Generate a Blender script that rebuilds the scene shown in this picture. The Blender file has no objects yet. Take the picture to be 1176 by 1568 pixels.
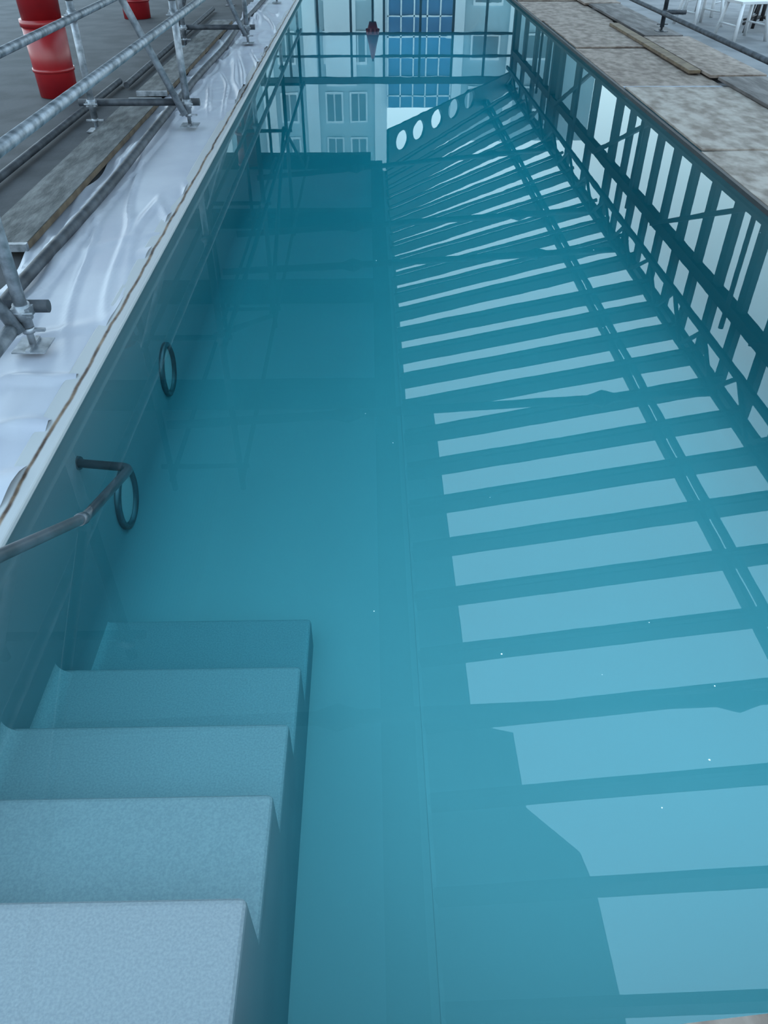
import bpy, bmesh, math, random
from mathutils import Vector, Matrix, noise
random.seed(4)
S=bpy.context.scene
try:
    S.view_settings.view_transform='Standard'; S.view_settings.look='None'
except Exception as e: print(e)

# ---------- materials ----------
def mat(name,col,rough=0.6,metal=0.0,col2=None,scale=5,detail=4,lo=.4,hi=.6,bump=0,bscale=30,stretch=None):
    m=bpy.data.materials.new(name); m.use_nodes=True
    nt=m.node_tree; b=nt.nodes['Principled BSDF']
    b.inputs['Base Color'].default_value=(*col,1); b.inputs['Roughness'].default_value=rough; b.inputs['Metallic'].default_value=metal
    tc=nt.nodes.new('ShaderNodeTexCoord')
    src=tc.outputs['Object']
    if stretch:
        mp=nt.nodes.new('ShaderNodeMapping'); mp.inputs['Scale'].default_value=stretch
        nt.links.new(src,mp.inputs['Vector']); src=mp.outputs['Vector']
    if col2:
        n=nt.nodes.new('ShaderNodeTexNoise'); n.inputs['Scale'].default_value=scale; n.inputs['Detail'].default_value=detail
        nt.links.new(src,n.inputs['Vector'])
        r=nt.nodes.new('ShaderNodeValToRGB'); r.color_ramp.elements[0].position=lo; r.color_ramp.elements[1].position=hi
        r.color_ramp.elements[0].color=(*col,1); r.color_ramp.elements[1].color=(*col2,1)
        nt.links.new(n.outputs['Fac'],r.inputs['Fac']); nt.links.new(r.outputs['Color'],b.inputs['Base Color'])
    if bump:
        n2=nt.nodes.new('ShaderNodeTexNoise'); n2.inputs['Scale'].default_value=bscale; n2.inputs['Detail'].default_value=5
        nt.links.new(src,n2.inputs['Vector'])
        bp=nt.nodes.new('ShaderNodeBump'); bp.inputs['Strength'].default_value=bump; bp.inputs['Distance'].default_value=.01
        nt.links.new(n2.outputs['Fac'],bp.inputs['Height']); nt.links.new(bp.outputs['Normal'],b.inputs['Normal'])
    return m
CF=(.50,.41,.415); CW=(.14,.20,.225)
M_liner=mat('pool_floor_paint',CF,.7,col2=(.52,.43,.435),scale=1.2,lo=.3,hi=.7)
M_lwall=mat('pool_wall_shaded',CW,.7,col2=(.15,.21,.235),scale=1.2,lo=.3,hi=.7)  # wall shade is put into this darker base colour
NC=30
M_cove=[mat('pool_cove_shade_ramp_%d'%k,tuple(CF[c]*(k/NC)**1.2+CW[c]*(1-(k/NC)**1.2) for c in range(3)),.7) for k in range(NC+1)]  # fades the shade painted on the walls out into the floor colour
M_seam=mat('pool_seam',(.535,.44,.445),.7,col2=(.51,.42,.425),scale=6)
M_step=mat('step_paint',(.245,.27,.295),.75,col2=(.31,.33,.35),scale=150,detail=3,lo=.35,hi=.65,bump=.2,bscale=180)
M_stepside=mat('step_side_shaded',(.19,.235,.26),.75,col2=(.21,.255,.28),scale=3)  # stair flank: same steps, with its shade painted in as a darker tone
M_galv=mat('galvanised_steel',(.10,.12,.14),.45,.55,col2=(.28,.31,.35),scale=14,detail=6,lo=.35,hi=.62,bump=.15)
M_galvd=mat('dark_steel_tube',(.015,.02,.028),.6,.2,col2=(.05,.06,.075),scale=10,detail=5,lo=.4,hi=.65)
M_rail=mat('stainless_steel',(.06,.075,.085),.35,.6,col2=(.10,.12,.14),scale=6)
M_plastic=mat('white_plastic_sheet',(.33,.35,.41),.35,col2=(.37,.39,.445),scale=3,bump=.12,bscale=9)
M_frame=mat('dark_roof_steel',(.02,.035,.045),.6,col2=(.03,.045,.055),scale=4)
M_frame2=mat('roof_steel_grey',(.03,.05,.06),.6,col2=(.045,.065,.075),scale=4)
M_ceil=mat('ceiling_board',(.60,.66,.70),.8,col2=(.66,.72,.76),scale=1)
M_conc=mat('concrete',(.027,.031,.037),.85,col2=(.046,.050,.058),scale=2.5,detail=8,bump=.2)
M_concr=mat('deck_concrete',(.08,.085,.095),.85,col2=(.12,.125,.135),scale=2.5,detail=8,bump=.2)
M_board=mat('plywood_board',(.125,.098,.082),.8,col2=(.27,.24,.215),scale=9,detail=9,lo=.36,hi=.64,bump=.4,bscale=25,stretch=(1,.55,1))
M_board2=mat('plywood_board_brown',(.095,.068,.055),.8,col2=(.21,.17,.145),scale=11,detail=9,lo=.36,hi=.64,bump=.4,bscale=25,stretch=(1,.55,1))
M_boardg=mat('weathered_board',(.045,.04,.04),.8,col2=(.11,.10,.10),scale=6,detail=8,bump=.3,stretch=(2,.4,1))
M_tape=mat('blue_grey_tape',(.14,.165,.21),.6,col2=(.20,.22,.25),scale=20)
M_plank=mat('dirty_scaffold_plank',(.035,.04,.043),.8,col2=(.12,.125,.13),scale=7,detail=9,lo=.38,hi=.68,bump=.4,stretch=(2,.6,1))
M_woodedge=mat('plank_edge_wood',(.08,.055,.035),.8,col2=(.13,.095,.06),scale=8)
M_red=mat('red_plastic',(.19,.005,.009),.35,col2=(.24,.008,.011),scale=3)
M_black=mat('black_rubber',(.012,.013,.016),.6,col2=(.02,.02,.022),scale=8)
M_white=mat('white_paint',(.45,.47,.50),.5,col2=(.40,.43,.46),scale=4)
M_bwhite=mat('facade_white',(.70,.78,.80),.6,col2=(.64,.73,.76),scale=.5)
M_bcyan=mat('facade_pale_blue',(.30,.42,.46),.5,col2=(.35,.48,.52),scale=.4)
M_bblue=mat('blue_glass_cladding',(.03,.14,.28),.3,col2=(.05,.18,.34),scale=.6)
M_win=mat('window_dark_glass',(.08,.15,.18),.2,col2=(.11,.19,.22),scale=1)
M_beige=mat('stone_bollard',(.11,.10,.085),.8,col2=(.15,.14,.125),scale=12)
def coping_mat():
    m=bpy.data.materials.new('coping_white_rusty'); m.use_nodes=True; nt=m.node_tree; b=nt.nodes['Principled BSDF']
    b.inputs['Roughness'].default_value=.55
    tc=nt.nodes.new('ShaderNodeTexCoord'); sp=nt.nodes.new('ShaderNodeSeparateXYZ'); nt.links.new(tc.outputs['Object'],sp.inputs[0])
    n=nt.nodes.new('ShaderNodeTexNoise'); n.inputs['Scale'].default_value=3.5; n.inputs['Detail'].default_value=8
    nt.links.new(tc.outputs['Object'],n.inputs['Vector'])
    a=nt.nodes.new('ShaderNodeMath'); a.operation='MULTIPLY_ADD'; a.inputs[1].default_value=.035; a.inputs[2].default_value=-.0175+1.270
    nt.links.new(n.outputs['Fac'],a.inputs[0])
    d=nt.nodes.new('ShaderNodeMath'); d.operation='ADD'; nt.links.new(sp.outputs['X'],d.inputs[0]); nt.links.new(a.outputs[0],d.inputs[1])
    ab=nt.nodes.new('ShaderNodeMath'); ab.operation='ABSOLUTE'; nt.links.new(d.outputs[0],ab.inputs[0])
    mr=nt.nodes.new('ShaderNodeMapRange'); mr.inputs['From Min'].default_value=.004; mr.inputs['From Max'].default_value=.012
    nt.links.new(ab.outputs[0],mr.inputs['Value'])
    n2=nt.nodes.new('ShaderNodeTexNoise'); n2.inputs['Scale'].default_value=10; n2.inputs['Detail'].default_value=6
    nt.links.new(tc.outputs['Object'],n2.inputs['Vector'])
    rr=nt.nodes.new('ShaderNodeValToRGB'); rr.color_ramp.elements[0].position=.38; rr.color_ramp.elements[0].color=(.03,.014,.009,1)
    rr.color_ramp.elements[1].position=.68; rr.color_ramp.elements[1].color=(.20,.14,.095,1)
    nt.links.new(n2.outputs['Fac'],rr.inputs['Fac'])
    mx=nt.nodes.new('ShaderNodeMix'); mx.data_type='RGBA'
    nt.links.new(mr.outputs[0],mx.inputs['Factor']); nt.links.new(rr.outputs['Color'],mx.inputs['A'])
    mx.inputs['B'].default_value=(.33,.345,.36,1)
    nt.links.new(mx.outputs['Result'],b.inputs['Base Color'])
    return m
M_cop=coping_mat()
def water_mats():
    m=bpy.data.materials.new('pool_water'); m.use_nodes=True; nt=m.node_tree; nt.nodes.clear()
    out=nt.nodes.new('ShaderNodeOutputMaterial'); mx=nt.nodes.new('ShaderNodeMixShader')
    tr=nt.nodes.new('ShaderNodeBsdfTransparent'); gl=nt.nodes.new('ShaderNodeBsdfGlossy'); gl.inputs['Roughness'].default_value=0.0
    gl.inputs['Color'].default_value=(.82,.97,1,1)
    fr=nt.nodes.new('ShaderNodeFresnel'); fr.inputs['IOR'].default_value=1.33
    tc=nt.nodes.new('ShaderNodeTexCoord'); n=nt.nodes.new('ShaderNodeTexNoise'); n.inputs['Scale'].default_value=2.2; n.inputs['Detail'].default_value=2
    nt.links.new(tc.outputs['Object'],n.inputs['Vector'])
    bp=nt.nodes.new('ShaderNodeBump'); bp.inputs['Strength'].default_value=.02; bp.inputs['Distance'].default_value=.01
    nt.links.new(n.outputs['Fac'],bp.inputs['Height']); nt.links.new(bp.outputs['Normal'],gl.inputs['Normal'])
    ma=nt.nodes.new('ShaderNodeMath'); ma.operation='MULTIPLY_ADD'; ma.inputs[1].default_value=.6; ma.inputs[2].default_value=.033
    nt.links.new(fr.outputs[0],ma.inputs[0])
    nt.links.new(ma.outputs[0],mx.inputs['Fac']); nt.links.new(tr.outputs[0],mx.inputs[1]); nt.links.new(gl.outputs[0],mx.inputs[2])
    nt.links.new(mx.outputs[0],out.inputs['Surface'])
    va=nt.nodes.new('ShaderNodeVolumeAbsorption'); va.inputs['Color'].default_value=(0.07,.85,.90,1); va.inputs['Density'].default_value=.70
    nt.links.new(va.outputs[0],out.inputs['Volume'])
    return m
M_water=water_mats()

# ---------- mesh builder ----------
class B:
    def __init__(s): s.bm=bmesh.new(); s.mats=[]
    def mi(s,m):
        if m not in s.mats: s.mats.append(m)
        return s.mats.index(m)
    def box(s,x0,x1,y0,y1,z0,z1,m):
        i=s.mi(m); v=[s.bm.verts.new(p) for p in [(x0,y0,z0),(x1,y0,z0),(x1,y1,z0),(x0,y1,z0),(x0,y0,z1),(x1,y0,z1),(x1,y1,z1),(x0,y1,z1)]]
        for f in [(0,3,2,1),(4,5,6,7),(0,1,5,4),(1,2,6,5),(2,3,7,6),(3,0,4,7)]:
            s.bm.faces.new([v[k] for k in f]).material_index=i
    def beam(s,p0,p1,w,h,m,up=(0,0,1)):
        i=s.mi(m); p0=Vector(p0);p1=Vector(p1);d=(p1-p0).normalized();sd=d.cross(Vector(up)).normalized();u=sd.cross(d).normalized()
        v=[]
        for p in (p0,p1):
            for a,b in ((-1,-1),(1,-1),(1,1),(-1,1)): v.append(s.bm.verts.new(p+sd*a*w/2+u*b*h/2))
        for f in [(0,3,2,1),(4,5,6,7),(0,1,5,4),(1,2,6,5),(2,3,7,6),(3,0,4,7)]:
            s.bm.faces.new([v[k] for k in f]).material_index=i
    def tube(s,p0,p1,r,m,n=14,caps=True,r2=None):
        i=s.mi(m); p0=Vector(p0);p1=Vector(p1);d=(p1-p0).normalized()
        a=Vector((0,0,1)) if abs(d.z)<.9 else Vector((1,0,0)); u=d.cross(a).normalized(); w=d.cross(u)
        if r2 is None: r2=r
        A=[s.bm.verts.new(p0+(u*math.cos(t)+w*math.sin(t))*r) for t in [2*math.pi*k/n for k in range(n)]]
        C=[s.bm.verts.new(p1+(u*math.cos(t)+w*math.sin(t))*r2) for t in [2*math.pi*k/n for k in range(n)]]
        for k in range(n):
            f=s.bm.faces.new([A[k],A[(k+1)%n],C[(k+1)%n],C[k]]); f.smooth=True; f.material_index=i
        if caps:
            s.bm.faces.new(A[::-1]).material_index=i; s.bm.faces.new(C).material_index=i
    def poly(s,pts,m,z0=None,z1=None):
        i=s.mi(m); 
        lo=[s.bm.verts.new((p[0],p[1],z0)) for p in pts]; hi=[s.bm.verts.new((p[0],p[1],z1)) for p in pts]; n=len(pts)
        s.bm.faces.new(lo[::-1]).material_index=i; s.bm.faces.new(hi).material_index=i
        for k in range(n): s.bm.faces.new([lo[k],lo[(k+1)%n],hi[(k+1)%n],hi[k]]).material_index=i
    def done(s,name,bevel=0,segs=2,parent=None):
        bmesh.ops.recalc_face_normals(s.bm,faces=s.bm.faces)
        me=bpy.data.meshes.new(name); s.bm.to_mesh(me); s.bm.free()
        for m in s.mats: me.materials.append(m)
        o=bpy.data.objects.new(name,me); S.collection.objects.link(o)
        if bevel:
            md=o.modifiers.new('bevel','BEVEL'); md.width=bevel; md.segments=segs; md.limit_method='ANGLE'
        if parent: o.parent=parent
        return o
def curve_tube(name,pts,r,m,fillet=True):
    c=bpy.data.curves.new(name,'CURVE'); c.dimensions='3D'; c.bevel_depth=r; c.bevel_resolution=6; c.use_fill_caps=True
    sp=c.splines.new('POLY'); sp.points.add(len(pts)-1)
    for i,p in enumerate(pts): sp.points[i].co=(*p,1)
    sp.use_smooth=True
    c.materials.append(m); o=bpy.data.objects.new(name,c); S.collection.objects.link(o); return o
def rounded(pts,r,n=6):
    out=[Vector(pts[0])]
    for i in range(1,len(pts)-1):
        p=Vector(pts[i]); a=(Vector(pts[i-1])-p).normalized(); b=(Vector(pts[i+1])-p).normalized()
        A=p+a*r; C=p+b*r
        for k in range(n+1):
            t=k/n; out.append(A*(1-t)**2+p*2*t*(1-t)+C*t*t)
    out.append(Vector(pts[-1])); return out

# ---------- pool ----------
XL,XR,Y0,Y1,D=-1.27,2.72,.42,22.0,1.17
b=B()
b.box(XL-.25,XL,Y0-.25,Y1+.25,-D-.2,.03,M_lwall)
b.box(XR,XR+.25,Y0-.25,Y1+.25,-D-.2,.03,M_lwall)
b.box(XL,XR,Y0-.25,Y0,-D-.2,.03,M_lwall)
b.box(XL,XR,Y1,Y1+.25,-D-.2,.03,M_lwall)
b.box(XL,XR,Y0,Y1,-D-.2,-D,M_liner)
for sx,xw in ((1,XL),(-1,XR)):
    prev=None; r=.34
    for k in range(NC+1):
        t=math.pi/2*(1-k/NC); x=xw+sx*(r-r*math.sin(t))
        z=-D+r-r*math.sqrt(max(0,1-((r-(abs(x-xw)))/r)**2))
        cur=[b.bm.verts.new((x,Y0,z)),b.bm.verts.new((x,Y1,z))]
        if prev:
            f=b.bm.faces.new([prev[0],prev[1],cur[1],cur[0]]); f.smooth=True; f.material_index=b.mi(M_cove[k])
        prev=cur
b.box(.205,.222,Y0,Y1,-D-.01,-D+.002,M_seam)
pool=b.done('swimming_pool')
# stairs
b=B()
noses=[(.81,-.06),(1.215,-.31),(1.605,-.52),(2.02,-.72),(2.50,-.96)]
prof=[(Y0,-D)]; prof.append((Y0,noses[0][1]))
for k,(y,z) in enumerate(noses):
    prof.append((y,z)); prof.append((y+.012,noses[k+1][1] if k<4 else -D))
XS=-.30
i=b.mi(M_step); j=b.mi(M_stepside)
A=[b.bm.verts.new((XL,p[0],p[1])) for p in prof]; C=[b.bm.verts.new((XS,p[0],p[1])) for p in prof]
n=len(prof)
for k in range(n): b.bm.faces.new([A[k],A[(k+1)%n],C[(k+1)%n],C[k]])
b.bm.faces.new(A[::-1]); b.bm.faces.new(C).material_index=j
for k,(y,z) in enumerate(noses):
    ya=Y0 if k==0 else noses[k-1][0]+.012
    prev=None; r=.06 if k else .05
    for q in range(9):
        t=math.pi/2*q/8; x=XL+r-r*math.sin(t); zz=z+r-r*math.cos(t)
        cur=[b.bm.verts.new((x,ya,zz)),b.bm.verts.new((x,y-.02,zz))]
        if prev:
            f=b.bm.faces.new([prev[0],prev[1],cur[1],cur[0]]); f.smooth=True; f.material_index=i
        prev=cur
st=b.done('pool_stairs',bevel=.018,segs=3)
b=B(); b.box(XL-.02,XR+.02,Y0-.02,Y1+.02,-D-.05,0,M_water); b.done('pool_water')
# handrail
curve_tube('pool_handrail',rounded([(-1.02,.75,.80),(-1.02,2.11,0.0),(-1.02,2.64,-.17),(-1.28,2.72,-.20)],.05),.019,M_rail)
hb=B(); hb.tube((-1.262,2.715,-.198),(-1.272,2.718,-.199),.03,M_rail,20); 
hb.tube((-1.02,2.06,.03),(-1.02,2.10,.006),.0225,M_rail,16); o=hb.done('rail_wall_flange'); o.parent=bpy.data.objects['pool_handrail']
for (y,z,r) in ((4.26,-.60,.165),(3.11,-.70,.165)):
    b=B(); N=28; i=b.mi(M_rail); j=b.mi(M_win)
    prof2=[(r,0.0),(r,.02),(r-.022,.028),(r-.028,.006),(r-.033,.002)]
    rings=[]
    for (rr,xx) in prof2: rings.append([b.bm.verts.new((XL+xx,y+rr*math.cos(t*2*math.pi/N),z+rr*math.sin(t*2*math.pi/N))) for t in range(N)])
    for a0,a1 in zip(rings[:-1],rings[1:]):
        for k in range(N):
            f=b.bm.faces.new([a0[k],a0[(k+1)%N],a1[(k+1)%N],a1[k]]); f.material_index=i; f.smooth=True
    f=b.bm.faces.new(rings[-1]); f.material_index=b.mi(M_cove[20])
    b.done('underwater_pool_light')

# ---------- surroundings ----------
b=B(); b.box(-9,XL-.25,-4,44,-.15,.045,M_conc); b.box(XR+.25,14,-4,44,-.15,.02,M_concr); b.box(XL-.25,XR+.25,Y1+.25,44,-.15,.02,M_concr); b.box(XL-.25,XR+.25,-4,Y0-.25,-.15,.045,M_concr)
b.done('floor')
b=B(); b.box(-1.34,-1.225,Y0-.1,Y1,.03,.06,M_cop); b.done('pool_coping',bevel=.008)
b=B(); b.box(2.63,2.66,Y0-.1,Y1,.02,.052,M_black); b.done('pool_edge_trim')
b=B(); b.poly([(-1.22,.25-.4),(2.6,.25-.4),(2.6,.452+.085*2.6),(-1.22,.452-.085*1.22)],M_board2,.035,.058); b.done('pool_end_coping_stone')
bm=bmesh.new(); NX,NY=44,620; g=[]
for iy in range(NY+1):
    y=.2+21.5*iy/NY; row=[]
    xr=-1.293+.014*noise.noise(Vector((y*2.3,0,3))); xl=-2.0+.07*noise.noise(Vector((y*1.1,5,1)))
    for ix in range(NX+1):
        t=ix/NX; x=xl+(xr-xl)*t
        w=noise.noise(Vector((x*1.6,y*.8,0)))
        q=Vector((x*5.5+y*.9,(y-x*1.4)*.55,7)); r1=max(0,1-abs(noise.noise(q))*6)
        q=Vector((x*1.2-y*2.4,(y*.5+x*1.8)*.8,17)); r2=max(0,1-abs(noise.noise(q))*7)
        m1=max(0,noise.noise(Vector((x*1.1,y*.6,29)))+.25); m2=max(0,noise.noise(Vector((x*1.1+9,y*.8,39)))+.12)
        z=.064+.012*w+.060*r1*m1+.055*r2*m2
        z-= .008*(t**8)
        if x<-1.72 and x>-1.9: z+=.015
        row.append(bm.verts.new((x,y,z)))
    g.append(row)
for iy in range(NY):
    for ix in range(NX):
        f=bm.faces.new([g[iy][ix],g[iy][ix+1],g[iy+1][ix+1],g[iy+1][ix]]); f.smooth=True
me=bpy.data.meshes.new('plastic_sheet'); bm.to_mesh(me); bm.free(); me.materials.append(M_plastic)
o=bpy.data.objects.new('plastic_sheet',me); S.collection.objects.link(o)
pts=[]
for k in range(40):
    y=3.3+k*.45; pts.append((-1.80+.015*math.sin(y*1.3),y,.118+.006*math.sin(y*2.1)))
curve_tube('grey_hose_pipe',pts,.032,M_galvd)
for (x0,x1,ya,yb,z,rot) in ((-2.275,-1.975,4.4,8.2,.09,0),(-2.28,-1.99,8.5,13.4,.085,0)):
    b=B(); b.box(x0,x1,ya,yb,z,z+.04,M_plank); b.box(x1,x1+.006,ya,yb,z,z+.035,M_woodedge)
    for yy in (ya,yb-.03): b.box(x0-.002,x1+.008,yy-.002,yy+.032,z-.001,z+.042,M_galv)
    b.done('scaffold_board')
curve_tube('loose_scaffold_tube',[(-2.68,2.5,.09),(-2.62,9.2,.09)],.03,M_galvd)
curve_tube('loose_scaffold_tube',[(-2.5,9.0,.09),(-2.52,15,.09)],.03,M_galvd)

# ---------- scaffolding ----------
def coupler(b,p,m):
    x,y,z=p
    b.tube((x,y,z-.035),(x,y,z+.035),.038,m,12); b.box(x-.042,x+.042,y-.030,y+.030,z-.02,z+.02,m)
    b.tube((x-.055,y-.03,z),(x+.055,y-.03,z),.007,m,8)
def base(b,x,y,z,m):
    b.box(x-.075,x+.075,y-.075,y+.075,z,z+.006,m); b.tube((x,y,z),(x,y,z+.2),.016,m,12)
    b.tube((x,y,z+.07),(x,y,z+.095),.028,m,12); b.box(x-.075,x+.075,y-.009,y+.009,z+.076,z+.088,m); b.box(x-.010,x+.010,y-.075,y+.075,z+.006,z+.016,m)
b=B(); r=.029; ys=[-.9,3.24,7.32,11.6,15.8,20.0]; XI,XO=-1.55,-2.36
for k,y in enumerate(ys):
    TOP=2.1 if y<7 else 3.9
    for x in (XI,XO):
        zb=.088 if x==XI else .05
        base(b,x,y,zb,M_galv); b.tube((x,y,zb+.1),(x,y,1.0),r,M_galv); b.tube((x,y,1.0),(x,y,TOP),r*1.15,M_galvd)
        for z in (.26,.90,1.95): coupler(b,(x,y,z),M_galv)
    b.tube((XI+.1,y+.05,.26),(XO-.12,y+.05,.26),r,M_galvd)
    b.tube((XI+.1,y+.05,1.95),(XO-.12,y+.05,1.95),r,M_galvd)
    b.tube((XI-.02,y-.05,.18),(XO,y-.05,2.0),r,M_galv)
    if TOP>3: b.tube((XI+.1,y+.05,3.6),(XO-.12,y+.05,3.6),r,M_galvd)
for x in (XI,XO):
    b.tube((x+.05,-1.2,.90),(x+.05,20.3,.90),r,M_galv); b.tube((x+.05,7.1,1.95),(x+.05,20.3,1.95),r,M_galvd); b.tube((x+.05,7.1,3.6),(x+.05,20.3,3.6),r,M_galvd)
b.tube((XI-.045,-1.0,.20),(XI-.045,3.4,.20),r*1.1,M_galv)
for ya,yb in ((7.32,11.6),(11.6,15.8),(15.8,20.0)):
    f=1 if ya!=11.6 else -1
    b.tube((XI-.05,ya,2.8-.9*f),(XI-.05,yb,2.8+.9*f),r*1.15,M_galvd)
b.tube((XO-.05,11.6,.3),(XO-.05,15.8,1.9),r,M_galvd)
b.done('scaffolding')
b=B(); ys=[4.1,8.2,12.4,16.6,20.8]
for y in ys:
    base(b,4.07,y,.103,M_galvd); b.tube((4.07,y,.15),(4.07,y,2.3),r,M_galvd); coupler(b,(4.07,y,.32),M_galvd)
    b.tube((4.07,y+.05,.32),(4.38,y+.05,.32),r,M_galvd)
b.tube((4.03,2,.32),(4.03,22,.32),r,M_galvd)
b.done('scaffolding')

# ---------- right deck boards ----------
def board(x0,x1,ya,yb,z,m,dx=0,t=.018,name='plywood_board',edge=None):
    b=B(); b.poly([(x0,ya),(x1,ya+dx),(x1,yb+dx),(x0,yb)],m,z,z+t)
    if edge: b.poly([(x0+.01,ya-.004),(x1-.01,ya-.004+dx),(x1-.01,ya+.07+dx),(x0+.01,ya+.07)],edge,z+.002,z+t+.001)
    b.done(name,bevel=.003)
yy=[.8,1.7,4.1,6.55,8.95,11.35,13.8,16.2,18.6,21]
for k in range(len(yy)-1):
    board(2.665+.012*(k%2),3.76-.03*(k%3),yy[k]+.03,yy[k+1],.036+.014*(k%2),M_board if k<4 else M_board2,dx=.04*((k%3)-1),t=.018,edge=M_tape if k==4 else None)
yy=[2,5.2,9.3,12.0,15.5,19]
for k in range(len(yy)-1):
    board(3.70+.05*(k%2),4.32-.05*(k%2),yy[k]+.04,yy[k+1]-.05,.072,M_boardg if k%2 else M_board2,dx=.02,t=.03,name='walkway_board')
b=B(); b.box(3.55,3.68,9.6,13.2,.07,.105,M_woodedge); b.done('timber_plank',bevel=.004)
def chair(x,y,rot,m):
    b=B(); R=Matrix.Rotation(rot,3,'Z'); P=Vector((x,y,0))
    q=lambda v:tuple(P+R@Vector(v))
    for sx in (-1,1):
        b.tube(q((sx*.24,-.24,.02)),q((sx*.19,-.18,.45)),.024,m,10); b.tube(q((sx*.24,.26,.02)),q((sx*.19,.18,.45)),.024,m,10)
        b.tube(q((sx*.19,.18,.45)),q((sx*.20,.27,.88)),.02,m,10)
        b.tube(q((sx*.22,-.21,.20)),q((sx*.22,.22,.20)),.012,m,8)
    b.beam(q((0,-.2,.46)),q((0,.2,.46)),.44,.03,m)
    for z in (.62,.72,.82): b.beam(q((-.2,.20+(z-.45)*.18,z)),q((.2,.20+(z-.45)*.18,z)),.018,.05,m)
    b.done('patio_chair')
chair(5.0,13.6,.3,M_white); chair(5.75,12.9,-.6,M_black); chair(5.5,14.8,2.4,M_white); chair(6.5,14.6,1.0,M_black); chair(5.15,12.3,.2,M_white)
b=B(); b.tube((6.0,13.7,.70),(6.0,13.7,.73),.5,M_white,32)
b.tube((6.0,13.7,.06),(6.0,13.7,.70),.03,M_black,14)
for k in range(4):
    t=k*math.pi/2+.4; b.tube((6,13.7,.12),(6+.35*math.cos(t),13.7+.35*math.sin(t),.04),.018,M_black,10)
b.done('patio_table')
b=B(); x,y=5.55,11.6; b.tube((x,y,.02),(x,y,.62),.17,M_beige,24,r2=.14); b.tube((x,y,.62),(x,y,.66),.16,M_beige,24); b.tube((x,y,.02),(x,y,.07),.2,M_beige,24); b.done('stone_bollard')

def red(x,y,r,z0,z1,name='red_rubbish_chute'):
    b=B(); z=z0; 
    while z<z1:
        b.tube((x,y,z),(x,y,z+.62),r*.92,M_red,28,r2=r); b.tube((x,y,z+.60),(x,y,z+.66),r*1.05,M_red,28)
        b.tube((x,y,z+.22),(x,y,z+.25),r*1.0,M_red,28); z+=.66
    b.done(name)
red(-3.12,8.75,.20,.05,2.4); red(-3.6,14.3,.22,.05,2.4); red(-2.75,18.8,.24,.05,2.8)
# folded red parasol beyond the far end
b=B(); x,y=.15,26.0
b.tube((x,y,.02),(x,y,.10),.28,M_beige,24); b.tube((x,y,.10),(x,y,2.45),.03,M_galvd,14)
b.tube((x,y,1.45),(x,y,1.75),.10,M_red,14,r2=.19); b.tube((x,y,1.75),(x,y,2.35),.19,M_red,14,r2=.04)
for k in range(8):
    t=k*math.pi/4; b.tube((x+.17*math.cos(t),y+.17*math.sin(t),1.62),(x+.03*math.cos(t),y+.03*math.sin(t),2.38),.035,M_red,8,r2=.012)
b.done('folded_red_parasol')

# ---------- roof ----------
def zr(x): return 6.22-.238*x-1.75
def skew(y,x):
    g=0 if y<12 else 5.2*((y-12)/9.8)**2
    return y+ (x-.5)/3.98*g - (0.06*(x-.5) if y<12 else 0)
XE=4.48
b=B()
ys_r=[]
yv=.462*6.0-.775-.12
while yv<22:
    ys_r.append(yv); yv+=.775
for yv in ys_r:
    x0=.45
    p0=Vector((x0,skew(yv,x0),zr(x0))); p1=Vector((XE,skew(yv,XE),zr(XE)))
    off=Vector((0,0,-.09))
    b.beam(p0+off,p1+off,.08,.17,M_frame)
    b.beam(p0+Vector((0,-.035,-.25)),p1+Vector((0,-.035,-.25)),.05,.05,M_frame)
b.done('roof_rafters')
b=B()
def lbeam(x,dz,w,h,m,ya=1.5):
    pts=[ya,4,8,12,14,16,18,20,21.8]
    for p,q in zip(pts[:-1],pts[1:]):
        b.beam((x,skew(p,x),zr(x)+dz),(x,skew(q,x),zr(x)+dz),w,h,m)
lbeam(3.50,-.12,.06,.12,M_frame); lbeam(3.62,-.12,.04,.1,M_frame)
lbeam(XE-.05,-.10,.10,.16,M_frame)
def tp(x,y,z): return (x,skew(y,x),z)
xt=4.25
pts=[-1+ 1.2*i for i in range(20)]
for p,q in zip(pts[:-1],pts[1:]):
    b.beam(tp(xt,p,3.22),tp(xt,q,3.22),.05,.06,M_frame); b.beam(tp(xt,p,2.72),tp(xt,q,2.72),.06,.08,M_frame)
    m=(p+q)/2
    b.beam(tp(xt,p,3.22),tp(xt,m,2.72),.045,.045,M_frame2); b.beam(tp(xt,m,2.72),tp(xt,q,3.22),.045,.045,M_frame2)
b.done('roof_purlins_and_truss')
b=B()
for yl,yr in ((3.62,3.78),(7.98,8.45),(12.7,13.3),(14.5,15.4),(18.0,19.8)):
    P=Vector((-2.5,yl,3.42)); Q=Vector((4.4,yr,3.30)); b.tube(P,Q,.055,M_frame,10)
    for x in (2.9,-.3): 
        t=(x+2.5)/6.9; c=P.lerp(Q,t); d=(Q-P).normalized()*.18
        b.tube(c-d,c,.055,M_frame,12,r2=.11); b.tube(c,c+d,.11,M_frame,12,r2=.055)
b.done('roof_tie_rods')
b=B()
poly=[(-4.7,1.4),(1.72,1.4),(1.72,2.75),(1.66,3.05),(1.28,3.45),(1.28,4.2),(.92,4.3),(.92,9.75),(.52,9.85),(.52,21.9),(-.4,22.6),(-4.7,22.6)]
b.poly(poly,M_ceil,4.40,4.65)
b.box(.05,.35,1.4,21.9,4.1,4.40,M_frame2)
for y in (9.9,13.6,17.6,22.2): b.box(-4.7,.05,y,y+.3,4.05,4.40,M_frame2)
b.done('ceiling')
P0=Vector((.5,21.9,0)); P1=Vector((4.48,27.1,0)); L=(P1-P0).length; dx=(P1-P0).normalized()
c=bpy.data.curves.new('gable_plate','CURVE'); c.dimensions='2D'; c.fill_mode='BOTH'; c.extrude=.04
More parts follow.
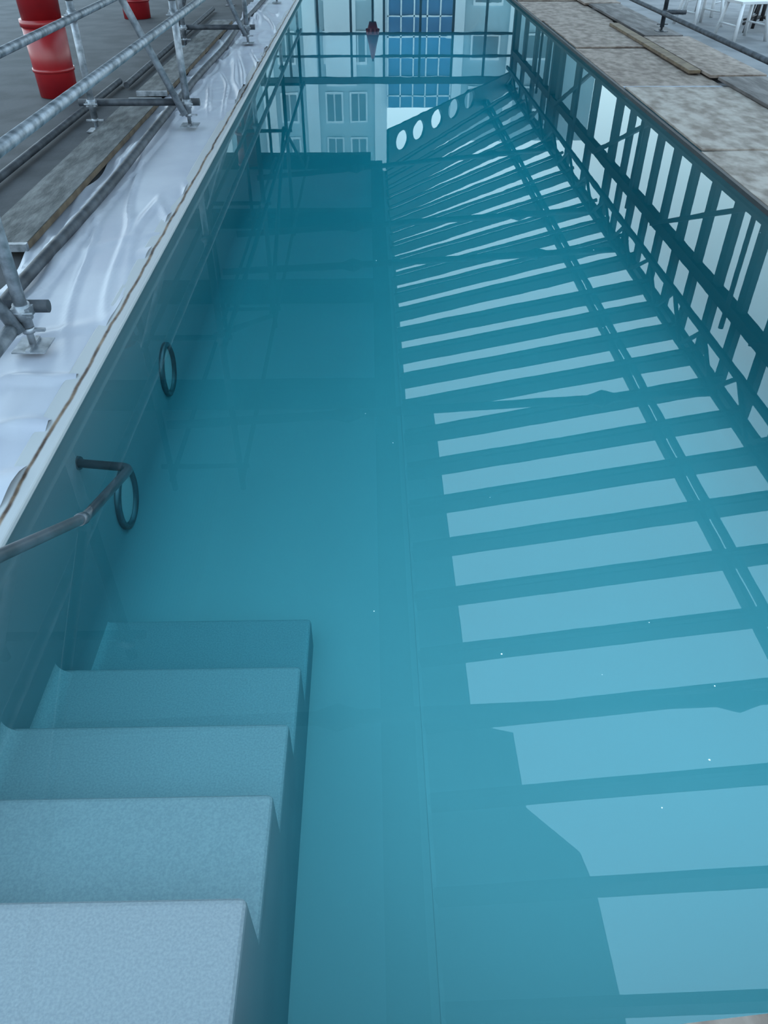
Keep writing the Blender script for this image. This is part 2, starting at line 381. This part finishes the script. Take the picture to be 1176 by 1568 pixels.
def spl(pp):
    s=c.splines.new('POLY'); s.points.add(len(pp)-1); s.use_cyclic_u=True
    for i,p in enumerate(pp): s.points[i].co=(p[0],p[1],0,1)
spl([(0,zr(.5)-1.0),(L,zr(4.48)-.5),(L,zr(4.48)),(0,zr(.5))])
for X in (.88,1.36,1.9,2.43,2.95):
    t=(X-.5)/3.98; cx=t*L; cy=zr(X)-.55+.1*t; rr=.25
    spl([(cx+rr*1.2*math.cos(a*math.pi/12),cy+rr*math.sin(a*math.pi/12)) for a in range(24)])
c.materials.append(M_frame2)
o=bpy.data.objects.new('roof_end_plate_with_holes',c); S.collection.objects.link(o)
Mx=Matrix((( dx.x,0,dx.y,P0.x),(dx.y,0,-dx.x,P0.y),(0,1,0,0),(0,0,0,1))); o.matrix_world=Mx

# ---------- right glazed facade ----------
b=B()
y=-1.0; k=0
while y<27:
    w=.17 if y<15 else .3
    b.box(4.46,4.54,y,y+w,1.1,3.3,M_frame2); y+=.8 if y<15 else 1.7
for z,h in ((1.1,.08),(2.32,.15)): b.box(4.42,4.56,-1,27,z,z+h,M_frame)
for y in (0.2,20.8,27): b.box(4.4,4.6,y,y+.2,.02,3.3,M_frame)
for p in (1,5,9,13,17): b.beam((4.38,p,1.2),(4.38,p+3.0,2.4),.06,.06,M_frame)
b.done('window_right')
b=B(); Y=27.3
for x in (-5,-3.6,-2.4,-1.5,-.5,.5,1.6,2.6,3.6,4.5): b.box(x-.035,x+.035,Y,Y+.1,.02,3.2,M_frame2)
for z,h in ((.9,.06),(1.9,.06),(2.5,.05),(3.1,.18)): b.box(-5,4.6,Y-.02,Y+.12,z,z+h,M_frame)
b.done('window_end')

# ---------- buildings outside ----------
b=B(); Y=46
b.box(-14,1.0,Y,Y+8,0,17,M_bcyan)
for x in (-11,-8.2,-5.6,-3.3,.35):
    b.box(x,x+.65,Y-.15,Y,0,17,M_bwhite)
b.box(-2.2,-.6,Y-.12,Y,0,6.8,M_bwhite)
for z in (1.5,4.3,7.1,9.3,11.7):
    for x in (-10.2,-7.2,-4.7,-2.3,-1.0):
        b.box(x,x+.95,Y-.05,Y+.02,z,z+1.5,M_bwhite); b.box(x+.1,x+.44,Y-.08,Y,z+.12,z+1.4,M_win); b.box(x+.52,x+.85,Y-.08,Y,z+.12,z+1.4,M_win)
b.box(1.0,4.4,Y-.3,Y+8,0,7.8,M_bblue)
for k in range(6): b.box(1.0+k*.66,1.07+k*.66,Y-.38,Y-.3,0,7.8,M_bwhite)
for k in range(9): b.box(1.0,4.4,Y-.38,Y-.3,.9*k,.9*k+.07,M_bwhite)
b.box(4.4,12,Y-.2,Y+8,0,9.5,M_bcyan)
for x in (4.4,7.2,9.8): b.box(x,x+.5,Y-.4,Y-.2,0,9.5,M_bwhite)
for z in (2,4.4,6.8):
    for x in (5.3,8.0): b.box(x,x+1.5,Y-.32,Y-.2,z,z+1.2,M_bwhite); b.box(x+.1,x+1.4,Y-.36,Y-.3,z+.12,z+1.08,M_win)
b.done('apartment_building')
b=B()
for (x0,x1,y0,y1) in ((-80,-9.2,-80,120),(14,80,-80,120),(-9.2,14,44,120),(-9.2,14,-80,-4.2)): b.box(x0,x1,y0,y1,-.3,0,M_concr)
b.done('ground')

b=B(); i=b.mi(M_bwhite)
for k in range(26):
    y=random.uniform(.6,5); x=random.uniform(-.3,2.6)*min(1,.35+y*.2); rr=random.uniform(.0012,.003)
    vs=[b.bm.verts.new((x+rr*math.cos(t*math.pi/3)*random.uniform(.7,1.3),y+rr*math.sin(t*math.pi/3),.001)) for t in range(6)]
    b.bm.faces.new(vs).material_index=i
b.done('floating_specks')

# ---------- world / camera ----------
w=bpy.data.worlds.new('sky'); S.world=w; w.use_nodes=True; nt=w.node_tree; bg=nt.nodes['Background']
tc=nt.nodes.new('ShaderNodeTexCoord'); sp=nt.nodes.new('ShaderNodeSeparateXYZ'); nt.links.new(tc.outputs['Generated'],sp.inputs[0])
r=nt.nodes.new('ShaderNodeValToRGB'); r.color_ramp.elements[0].position=0; r.color_ramp.elements[0].color=(.80,.95,1,1)
r.color_ramp.elements[1].position=.8; r.color_ramp.elements[1].color=(.53,.79,1.0,1)
nt.links.new(sp.outputs['Z'],r.inputs['Fac']); nt.links.new(r.outputs['Color'],bg.inputs['Color']); bg.inputs['Strength'].default_value=3.5
cam=bpy.data.cameras.new('camera'); co=bpy.data.objects.new('camera',cam); S.collection.objects.link(co)
co.location=(0,0,1.75); co.rotation_euler=(math.radians(90-39.53),0,math.radians(-1.05))
cam.sensor_fit='VERTICAL'; cam.sensor_height=24; cam.lens=1178/1568*24; cam.clip_start=.02; cam.clip_end=400
S.camera=co
